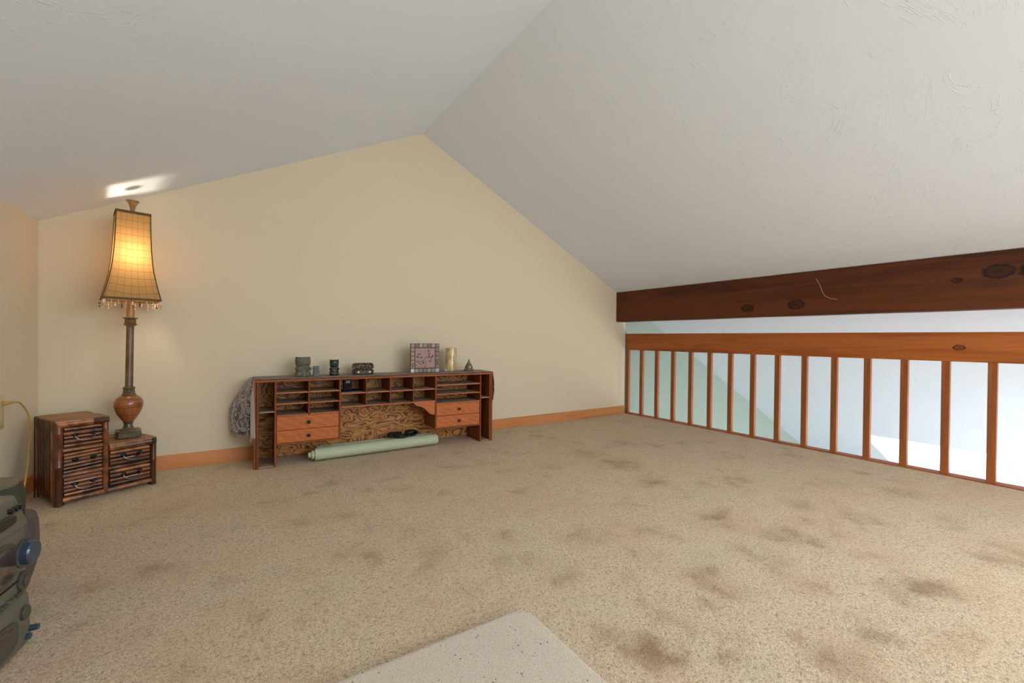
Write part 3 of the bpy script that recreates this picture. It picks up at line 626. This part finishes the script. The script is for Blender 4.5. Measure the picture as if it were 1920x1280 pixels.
def bdrawer(x0, x1, z0, z1, n, handle=True, tilt=0):
    bm = B(); box(bm, x0+.002, x1-.002, .022, .05, z0, z1); r = (z1-z0)/n/2
    e = obj('drawer', bm, dark, ch); bm = B()
    for k in range(n):
        z = z0+r*(2*k+1); pole(bm, (x0+random.uniform(0,.003),.018,z-tilt), (x1-random.uniform(0,.003),.018,z+tilt), r*.96, random.choice((0,0,1)), 10)
    obj('bamboo_front', bm, mb_dr, e)
    cx, cz = (x0+x1)/2+.004, (z0+z1)/2+.003; hw = .037
    for s in (-1,1):
        bm = B()
        lathe_t = bmesh.new(); lathe(lathe_t, [(.0125,0),(.011,.003),(.006,.005),(.005,.010),(.001,.012)], 14); bmesh.ops.rotate(lathe_t, verts=lathe_t.verts, matrix=Matrix.Rotation(R(90),3,'X')); bmesh.ops.scale(lathe_t, vec=(1.15,1,.85), verts=lathe_t.verts)
        merge(bm, lathe_t, Matrix.Translation((cx+s*hw,.0095,cz+.008)))
        obj('handle_mount', bm, mirn, e)
    if handle:
        bm = B(); tube(bm, smoothpts([(cx-hw,-.001,cz+.009),(cx-hw-.004,-.004,cz+.002),(cx-hw*.75,-.010,cz-.015),(cx,-.013,cz-.022),(cx+hw*.75,-.010,cz-.015),(cx+hw+.004,-.004,cz+.002),(cx+hw,-.001,cz+.009)], 5), .0024, 7); obj('handle', bm, plain('steel_handle', srgb(110,108,112), .3, .6, .9), e)
bdrawer(.034,.190,.298,.406,5); bdrawer(.034,.190,.164,.275,6,False,.003); bdrawer(.034,.190,.042,.141,5)
bdrawer(S1+.006,W_-.030,.157,.242,4); bdrawer(S1+.006,W_-.030,.042,.135,4)
for x, y in ((.03,.03),(W_-.02,.03),(W_-.02,DP-.03)): bm = B(); lathe(bm, [(.012,0),(.013,.003),(.013,.030)], 12, (x,y)); obj('foot', bm, dark, ch)

# ---------------------------------------------------------------- lamp
LX, LY, LZ = -.500, 3.463, .2865
lp = thing('buffet_lamp', 'tall lit lamp with flared amber checked shade, beaded rim and turned column on the chest', 'lamp', (LX,LY,LZ), R(13)); lp.rotation_euler = (0, R(.7), R(12.4))
def lampwood(name, c0, c1, c2):
    t = NT(name, .35, .5); v = t.coord((3,3,1)); f = t.noise(v, 9, 5, .65, 1); t.col(t.ramp(f, [(.32,c2),(.5,c1),(.68,c0)])); t.bump(f, .15, .003); t.b.inputs['Coat Weight'].default_value = .3; t.b.inputs['Coat Roughness'].default_value = .3; return t.m
mgold = lampwood('antique_gold_wood', srgb(140,104,62), srgb(112,82,50), srgb(84,58,34)); mgrn = lampwood('antique_green_bronze', srgb(120,108,76), srgb(96,80,52), srgb(66,54,36))
t = NT('mahogany_block_veneer', .28, .5); v = t.coord(); br_ = t.n('ShaderNodeTexBrick', i_Scale=1.0, offset=.5); br_.inputs['Brick Width'].default_value = .06; br_.inputs['Row Height'].default_value = .045; br_.inputs['Mortar Size'].default_value = .0012
br_.inputs['Color1'].default_value = srgb(172,104,54); br_.inputs['Color2'].default_value = srgb(146,82,42); br_.inputs['Mortar'].default_value = srgb(78,44,24)
sep = t.n('ShaderNodeSeparateXYZ'); t.l(v, sep.inputs[0]); ang_ = t.math('MULTIPLY', t.math('ARCTAN2', sep.outputs[1], sep.outputs[0]), .09); cmb = t.n('ShaderNodeCombineXYZ'); t.l(ang_, cmb.inputs[0]); t.l(sep.outputs[2], cmb.inputs[1]); t.l(cmb.outputs[0], br_.inputs['Vector'])
t.col(t.mix(t.math('MULTIPLY', t.noise(v, 14, 4), .45), br_.outputs['Color'], srgb(110,58,28))); t.b.inputs['Coat Weight'].default_value = .5; t.b.inputs['Coat Roughness'].default_value = .2; mball = t.m
bm = B(); a = .078
def octo(r, c): return [(-r+c,-r),(r-c,-r),(r,-r+c),(r,r-c),(r-c,r),(-r+c,r),(-r,r-c),(-r,-r+c)]
prism(bm, octo(a,.014), 'z', 0, .030); prism(bm, octo(a-.006,.014), 'z', .030, .034); prism(bm, octo(a+.001,.015), 'z', .034, .040)
bmesh.ops.bevel(bm, geom=[e for e in bm.edges if abs(e.verts[0].co.z-e.verts[1].co.z) < .001], offset=.0012, segments=1, affect='EDGES')
o = obj('base', bm, mgrn, lp)
bm = B()
for s in range(4):
    for k in range(11):
        x = -.058+k*.0116; t2 = bmesh.new(); box(t2, x-.0042, x+.0042, -a-.0022, -a+.002, .004, .028, .0012); merge(bm, t2, Matrix.Rotation(s*PI/2,4,'Z'))
obj('reeded_band', bm, mgrn, o)
bm = B(); lathe(bm, [(.058,.040),(.056,.044),(.036,.052),(.030,.064),(.028,.076),(.034,.084),(.036,.088)], 32); obj('foot', bm, mgrn, lp)
bm = B(); lathe(bm, [(.030,.086),(.040,.096),(.058,.116),(.078,.142),(.090,.168),(.0955,.192),(.095,.206),(.088,.222),(.074,.236),(.056,.246),(.044,.250)], 48); obj('ball_body', bm, mball, lp)
bm = B(); lathe(bm, [(.046,.250),(.048,.255),(.044,.258),(.034,.266),(.031,.276),(.036,.284),(.041,.290),(.042,.294),(.036,.299),(.028,.302)], 36)
for k in range(14): a_ = 2*PI*k/14; ball(bm, (.0335*math.cos(a_),.0335*math.sin(a_),.270), .006,.006,.012)
obj('collar', bm, mgrn, lp)
bm = B(); lathe(bm, [(.0275,.300),(.0265,.306),(.0262,.40),(.0255,.55),(.0250,.650),(.0265,.662),(.029,.666)], 32)
obj('column', bm, lampwood('aged_column_wood', srgb(128,100,70), srgb(104,78,50), srgb(74,54,36)), lp)
bm = B(); lathe(bm, [(.028,.664),(.034,.668),(.043,.673),(.045,.677),(.040,.681),(.032,.686),(.029,.694),(.032,.702),(.040,.708),(.049,.712),(.050,.716),(.028,.717)], 36)
for k in range(14): a_ = 2*PI*k/14; ball(bm, (.032*math.cos(a_),.032*math.sin(a_),.694), .0055,.0055,.012)
obj('collar', bm, mgold, lp)
bm = B(); lathe(bm, [(.025,.716),(.0262,.720),(.0255,.80),(.0255,.845),(.020,.848)], 28); obj('candle_sleeve', bm, lampwood('tan_sleeve', srgb(196,148,92), srgb(170,122,72), srgb(140,96,56)), lp)
# socket, bulb, harp
bm = B(); lathe(bm, [(.012,.848),(.014,.852),(.014,.90),(.010,.905)], 16); sk = obj('socket', bm, mblk, lp)
bulb = NT('warm_bulb', .3); bulb.b.inputs['Emission Color'].default_value = (1,.72,.38,1); bulb.b.inputs['Emission Strength'].default_value = 3
bm = B(); lathe(bm, [(.012,.905),(.016,.950),(.028,1.005),(.033,1.03),(.028,1.052),(.015,1.066),(.003,1.069)], 20); obj('bulb', bm, bulb.m, sk)
ld = bpy.data.lights.new('bulb_light', 'POINT'); ld.energy = 8; ld.color = (1,.86,.69); ld.shadow_soft_size = .06; lo = bpy.data.objects.new('bulb_light', ld); C.objects.link(lo); lo.parent = lp; lo.location = (0,0,1.075)
bm = B()
for s in (-1,1): tube(bm, smoothpts([(s*.016,0,.86),(s*.055,0,.93),(s*.062,0,1.05),(s*.045,0,1.20),(0,0,1.345)], 6), .0018, 6)
obj('harp', bm, mblk, lp)
# shade: square section, concave flare
Z0, Z1 = .822, 1.336
def hw(t):   # t: 0 bottom, 1 top
    tab = [(0,.177),(.06,.168),(.12,.158),(.2,.147),(.32,.132),(.45,.1215),(.6,.114),(.75,.110),(.9,.1075),(1,.106)]
    for (a, b), (c, d) in zip(tab, tab[1:]):
        if t <= c: return b+(d-b)*(t-a)/(c-a)
    return tab[-1][1]
shm = NT('amber_checked_silk', .8, .1); nt = shm
v = nt.coord((1,1,1), 'UV'); sp_ = nt.n('ShaderNodeSeparateXYZ'); nt.l(v, sp_.inputs[0])
def gl(sock, freq, w):
    fr_ = nt.math('FRACT', nt.math('MULTIPLY', sock, freq)); return nt.math('LESS_THAN', fr_, w)
lines = nt.math('MAXIMUM', gl(sp_.outputs[0], 6.5, .055), gl(sp_.outputs[1], 12.2, .06))
c_ = nt.mix(nt.math('MULTIPLY', lines, .55), srgb(236,196,134), srgb(120,78,34))
tl = nt.n('ShaderNodeBsdfTranslucent'); df = nt.n('ShaderNodeBsdfDiffuse'); mx = nt.n('ShaderNodeMixShader'); mx.inputs[0].default_value = .62
nt.l(nt.mix(1.0, c_, (.25,.215,.165,1), 'MULTIPLY'), tl.inputs[0]); nt.l(c_, df.inputs[0]); nt.l(df.outputs[0], mx.inputs[1]); nt.l(tl.outputs[0], mx.inputs[2]); nt.l(mx.outputs[0], nt.out.inputs[0])
mtrim = plain('olive_brown_trim', srgb(92,72,40), .7)
for s in range(4):
    bm = B(); uv = bm.loops.layers.uv.new('UVMap'); nu, nv = 12, 28; rm = Matrix.Rotation(s*PI/2, 4, 'Z')
    G = [[bm.verts.new(rm @ Vector((hw(j/nv)*(2*i/nu-1), -hw(j/nv)*(1-.010*math.sin(PI*i/nu)), Z0+(Z1-Z0)*j/nv))) for i in range(nu+1)] for j in range(nv+1)]
    for j in range(nv):
        for i in range(nu):
            f = bm.faces.new((G[j][i],G[j][i+1],G[j+1][i+1],G[j+1][i])); f.smooth = True
            for l, (a, b) in zip(f.loops, ((i,j),(i+1,j),(i+1,j+1),(i,j+1))):
                k_ = hw(b/nv)/.12; l[uv].uv = (.5+(a/nu-.5)*min(k_,1.12)**.6, b/nv+.035*math.sin(PI*a/nu)*(1-b/nv)**3)
    if s == 0: sh0 = obj('shade_panel', bm, shm.m, lp, fin=False)
    else: obj('shade_panel', bm, shm.m, lp, fin=False)
bm = B()
for s in range(4):
    rm = Matrix.Rotation(s*PI/2, 4, 'Z')
    tube(bm, [rm @ Vector((hw(j/28)*1.004,-hw(j/28)*1.004,Z0+(Z1-Z0)*j/28)) for j in range(29)], .0042, 6)
obj('shade_edging', bm, mtrim, lp)
for zz, hh, r_ in ((Z0,.013,.1775),(Z1,.014,.1075)):
    bm = B()
    for s in range(4):
        t2 = bmesh.new(); box(t2, -r_-.004, r_+.004, -r_-.004, -r_+.001, zz-hh/2, zz+hh/2, .001); merge(bm, t2, Matrix.Rotation(s*PI/2,4,'Z'))
    obj('shade_rim', bm, mtrim, lp)
bm = B(); 
for s in range(2): tube(bm, [Matrix.Rotation(s*PI/2,4,'Z') @ Vector((x,0,Z1)) for x in (-.108,0,.108)], .0016, 6)
obj('shade_spider', bm, mblk, lp)
bm = B(); n_ = 36; prof = [(.014,1.343),(.0135,1.352),(.0165,1.372),(.022,1.392),(.032,1.408),(.041,1.416),(.043,1.421),(.036,1.420),(.010,1.417)]
rings = []
for r_, z_ in prof: rings.append([bm.verts.new((r_*(1+.05*math.cos(9*2*PI*i/n_))*math.cos(2*PI*i/n_), r_*(1+.05*math.cos(9*2*PI*i/n_))*math.sin(2*PI*i/n_), z_)) for i in range(n_)])
for a, b in zip(rings, rings[1:]):
    for i in range(n_): bm.faces.new((a[i],a[(i+1)%n_],b[(i+1)%n_],b[i]))
bm.faces.new(rings[0][::-1]); bm.faces.new(rings[-1]); obj('finial', bm, mgold, lp)
mbd = [plain('amber_bead', srgb(214,176,142), .15, .8), plain('clear_bead', srgb(240,232,218), .08, .9), plain('dark_bead', srgb(70,30,24), .2, .8)]
bead = []
for k, (nb, m) in enumerate(((2,mbd[1]),(4,mbd[0]),(2,mbd[0]),(3,mbd[2]))):
    bm = B(); z = 0; tube(bm, [(0,0,.004),(0,0,-.011*nb)], .0006, 4)
    for b in range(nb): z -= .0105; ball(bm, (0,0,z), .0048 if b % 2 else .0036, None, .0052, 8, 6)
    bead.append(bm)
protos = []
for s in range(4):
    for i in range(9):
        k = (0,1,2,1,0,3,2,1,0)[i]; x = -.172+i*.043; p = Matrix.Rotation(s*PI/2,3,'Z') @ Vector((x,-.176,Z0-.010))
        if len(protos) < 4 and False: pass
        key = k
        ex = [q for q in protos if q[0] == key]
        if ex: o = ex[0][1].copy(); C.objects.link(o); o.parent = lp
        else: o = obj('bead_strand', bead[key], (mbd[1],mbd[0],mbd[0],mbd[2])[key], lp); protos.append((key,o))
        o.location = p; o.rotation_euler = (0,0,s*PI/2)
for s in range(4):     # corner tassels of clustered beads
    bm = B(); p = Matrix.Rotation(s*PI/2,3,'Z') @ Vector((.172,-.172,Z0-.008))
    for k in range(16): ball(bm, (p.x+random.uniform(-.013,.013), p.y+random.uniform(-.013,.013), p.z-random.uniform(.004,.036)), .0046, None, None, 8, 6)
    obj('bead_tassel', bm, mbd[s % 3], lp)

for o in lp.children_recursive:      # all widths of the lamp were drawn a little large
    k = .725
    if o.name.startswith('bead_strand'): o.location.x *= k; o.location.y *= k
    elif o.type == 'MESH':
        for v_ in o.data.vertices: v_.co.x *= k; v_.co.y *= k
# ---------------------------------------------------------------- outlet, plug and cord on the left wall
ot = thing('wall_outlet', 'ivory electrical outlet plate on the left wall above the bamboo chest', 'outlet', (XL,3.165,.508))
miv = plain('ivory_plastic', srgb(206,188,150), .4)
bm = B(); box(bm, 0, .006, -.040, .040, -.082, .082, .002, 2); obj('cover_plate', bm, miv, ot)
for z in (-.045,.045): bm = B(); loft(bm, [(0,0,0,.017,.022,3),(0,0,.003,.016,.021,3)], 20); bmesh.ops.rotate(bm, verts=bm.verts, matrix=Matrix.Rotation(R(90),3,'Y')); bmesh.ops.translate(bm, verts=bm.verts, vec=(.0062,0,z)); obj('socket', bm, miv, ot)
mcrd = plain('yellow_tan_cord', srgb(190,158,84), .4)
cr = thing('power_cord', 'yellowed power cord plugged into the outlet and drooping behind the speakers', 'cord', (XL,3.165,.553))
bm = B(); tube(bm, [(.010,0,0),(.013,.005,0),(.022,.035,0),(.025,.062,-.002),(.027,.085,-.003)], [.013,.014,.011,.0085,.005], 10, flat=.8); obj('plug', bm, mcrd, cr)
W2 = lambda p: (p[0]-XL, p[1]-3.165, p[2]-.553)
bm = B(); tube(bm, smoothpts([(.027,.083,-.003),W2((-.905,3.31,.535)),W2((-.898,3.385,.47)),W2((-.895,3.40,.41)),W2((-.893,3.405,.35)),W2((-.888,3.36,.285)),W2((-.87,3.28,.22)),W2((-.84,3.12,.14)),W2((-.80,2.9,.02)),W2((-.79,2.6,.008)),W2((-.80,2.36,.008))], 8), .0042, 8, flat=1.0); obj('cable', bm, mcrd, cr)

# ---------------------------------------------------------------- stereo at the left edge
mst = plain('charcoal_olive_plastic', srgb(98,94,80), .38, .5, nz=.04, nscale=30); mst2 = plain('dark_green_grey_plastic', srgb(66,66,58), .35, .5); mwin = plain('smoked_window', srgb(70,58,50), .12, .8); mknob = plain('blue_grey_knob', srgb(46,62,80), .22, .7); mgr = plain('gunmetal', srgb(104,102,96), .3, .6, .5); mbk = plain('gloss_black', srgb(16,16,18), .15, .7)
SA = math.atan2(-.987,-.163)   # local x runs from the far end towards the viewer, local -y... faces the room
stt = thing('mini_stereo', 'olive grey compact stereo system with large blue grey volume knob at the left edge', 'stereo', (-.474,1.835,0), SA)
# local: x = along front toward the camera, y = +left of x direction -> the front looks to local +y
def yb(d): return d
LS = .36
def sbody(name, prof, z0, z1, m, far=0., front=0., bev=.012, dep=.30):
    bm = B(); t2 = bmesh.new(); hexa(t2, [(far,-dep,z0),(LS,-dep,z0),(LS,front,z0),(far,front,z0),(far+prof,-dep,z1),(LS,-dep,z1),(LS,front-prof,z1),(far+prof,front-prof,z1)])
    bmesh.ops.bevel(t2, geom=t2.edges[:], offset=bev, segments=4, profile=.6, affect='EDGES'); merge(bm, t2); return obj(name, bm, m, stt)
sbody('lower_module', .004, 0.004, .155, mst, .0, .0, .02); sbody('middle_module', .006, .148, .362, mst, .004, -.006, .022); sbody('top_module', .022, .352, .448, mst, .022, .004, .018)
def disc(bm, x, z, r, y0, y1, r2=None, n=32):
    t2 = bmesh.new(); lathe(t2, [(r,0),(r,(y1-y0)*.8),((r2 or r*.93),(y1-y0)),(.001,(y1-y0))], n); bmesh.ops.rotate(t2, verts=t2.verts, matrix=Matrix.Rotation(R(-90),3,'X')); merge(bm, t2, Matrix.Translation((x,y0,z)))
def fpanel(name, x0, x1, z0, z1, y0, y1, m, r=.01):
    bm = B(); cx, cz = (x0+x1)/2, (z0+z1)/2; t2 = bmesh.new(); loft(t2, [(0,0,0,(x1-x0)/2,(z1-z0)/2,5),(0,0,(y1-y0)*.7,(x1-x0)/2,(z1-z0)/2,5),(0,0,(y1-y0),(x1-x0)/2-.002,(z1-z0)/2-.002,5)], 40)
    merge(bm, t2, Matrix.Translation((cx,y0,cz)) @ Matrix.Rotation(R(-90),4,'X')); return obj(name, bm, m, stt)
fpanel('cassette_bezel', .068, .34, .212, .330, -.010, -.004, mst2); fpanel('cassette_window', .078, .33, .222, .318, -.006, -.001, mwin)
bm = B(); disc(bm, .032, .272, .040, -.012, -.003); obj('knob_ring', bm, mst2, stt)
bm = B(); disc(bm, .032, .272, .033, -.004, .017, .030); obj('volume_knob', bm, mknob, stt)
bm = B(); disc(bm, .040, .196, .026, -.012, .0, .022); disc(bm, .040, .196, .014, .0, .005); obj('jog_dial', bm, mst2, stt)
for k in range(6):
    bm = B(); x = .052+k*.034; box(bm, x, x+.026, -.012, .002, .164, .174, .003, 2); obj('push_button', bm, mgr if k % 2 else mst2, stt)
bm = B(); box(bm, .05, .34, -.010, -.001, .205, .2075, .0005); obj('trim_line', bm, mbk, stt)
fpanel('disc_tray', .075, .35, .026, .112, -.006, .003, mst2); fpanel('tray_window', .088, .345, .038, .098, -.001, .005, mwin)
bm = B(); disc(bm, .042, .104, .020, -.006, .006, .017); obj('selector_dial', bm, mst2, stt)
for x, z, l in ((.014,.043,.017),(.034,.030,.009)):
    bm = B(); disc(bm, x, z, .0085, -.006, l); obj('jack_plug', bm, mknob, stt)
fpanel('slot_window', .085, .33, .375, .405, -.002, .0035, mbk)
for k in range(3):
    bm = B(); x = .055+k*.017; box(bm, x, x+.011, -.010, .002, .406, .420, .002, 2); obj('push_button', bm, mbk, stt)
# speakers behind it
mgl = plain('green_black_grille', srgb(62,62,50), .7, .3, bump=.6, nscale=420); mside = plain('plum_grey_plastic', srgb(78,70,72), .45)
s1 = thing('bookshelf_speaker', 'rounded plum grey speaker standing on the carpet behind the stereo', 'speaker', (-.690,2.165,0), R(8), 'speakers behind the stereo')
bm = B(); loft(bm, [(-.012,0,0,.116,.080,4),(-.008,0,.03,.124,.087,4),(0,0,.09,.132,.092,4),(.004,0,.17,.135,.095,4),(.002,0,.24,.134,.094,4),(0,0,.268,.128,.090,4),(0,0,.274,.118,.082,4)], 44); obj('cabinet', bm, mside, s1)
bm = B(); loft(bm, [(0,-.062,.045,.085,.034,5),(0,-.064,.13,.095,.036,5),(0,-.062,.235,.094,.036,5)], 40); obj('grille', bm, mgl, s1)
s2 = thing('bookshelf_speaker', 'upper dark green grille speaker stacked on the plum grey one, white tag on top', 'speaker', (-.715,2.155,.2748), R(14), 'speakers behind the stereo')
bm = B(); loft(bm, [(0,0,0,.122,.084,4),(0,0,.008,.132,.092,4),(0,0,.06,.136,.095,3.6),(0,0,.095,.130,.092,3.4),(0,0,.115,.118,.084,3.2)], 44); obj('grille', bm, mgl, s2)
bm = B(); loft(bm, [(0,0,.112,.119,.085,3.2),(0,0,.118,.119,.085,3.2),(0,0,.122,.112,.079,3.2)], 44); obj('top_plate', bm, mst, s2)
bm = B(); box(bm, .012, .050, .045, .078, .1222, .134, .0015); o = obj('paper_tag', bm, plain('white_tag', srgb(226,220,212), .6), s2); o['label'] = 'white tag'
dc = thing('disc_player', 'small round dark grey gadget lying on the upper speaker at the left edge', 'gadget', (-.752,2.115,.3971), 0)
bm = B(); lathe(bm, [(.052,0),(.064,.006),(.068,.014),(.066,.020),(.050,.024),(.001,.025)], 36); obj('gadget_body', bm, mst2, dc)
bm = B(); tube(bm, [(.0675*math.cos(2*PI*k/36),.0675*math.sin(2*PI*k/36),.014) for k in range(36)], .003, 6, closed=True); obj('rim_ring', bm, mgr, dc)
rc = B(); tube(rc, smoothpts([(-.64,2.285,.30),(-.625,2.31,.33),(-.63,2.34,.25),(-.66,2.37,.10),(-.68,2.40,.008),(-.78,2.44,.008)], 8), .003, 6)
tag(obj('speaker_wire', rc, plain('copper_wire', srgb(150,84,52), .4)), 'thin copper red wire curling down behind the upper speaker', 'wire')

# ---------------------------------------------------------------- rug in the foreground
bm = B(); x0, x1, y0, y1, hgt_ = -1.0+.25, .815, .28, 1.157, .034; rad = .045
def rr(ins):
    P = []
    for cx, cy, a0 in ((x1-rad,y1-rad,0),(x0+rad,y1-rad,90),(x0+rad,y0+rad,180),(x1-rad,y0+rad,270)):
        for k in range(9): a = R(a0+90*k/8); P.append((cx+(rad-ins)*math.cos(a), cy+(rad-ins)*math.sin(a)))
    return P
# subdivide long edges for a slightly uneven pile edge
def dens(P):
    out = []
    for a, b in zip(P, P[1:]+P[:1]):
        L = math.dist(a, b); k = max(1, int(L/.006)); out += [(a[0]+(b[0]-a[0])*i/k, a[1]+(b[1]-a[1])*i/k) for i in range(k)]
    return out
base = dens(rr(0)); N = len(base); cxr, cyr = (x0+x1)/2, (y0+y1)/2; rings = []
for ins, z in ((.004,.001),(0,.010),(.0,.020),(.003,.027),(.008,.031),(.015,.0333),(.024,.034)):
    ring = []
    for i, (x, y) in enumerate(base):
        nn_ = noise.noise(Vector((x*160,y*160,z*90)))*.0022; dx = min(ins, .03); px = x-(dx+nn_*(ins < .02))*(1 if x > x1-.05 else -1 if x < x0+.05 else 0); py = y-(dx+nn_*(ins < .02))*(1 if y > y1-.05 else -1 if y < y0+.05 else 0)
        ring.append(bm.verts.new((px,py,z+(nn_*.6 if ins < .02 else 0))))
    rings.append(ring)
for a, b in zip(rings, rings[1:]):
    for i in range(N): bm.faces.new((a[i],a[(i+1)%N],b[(i+1)%N],b[i]))
bm.faces.new(rings[0][::-1]); bm.faces.new(rings[-1])
tag(obj('rug', bm, M_['rug'], ang=14), 'thick cream speckled rug with a rounded corner in the foreground on the carpet', 'rug')
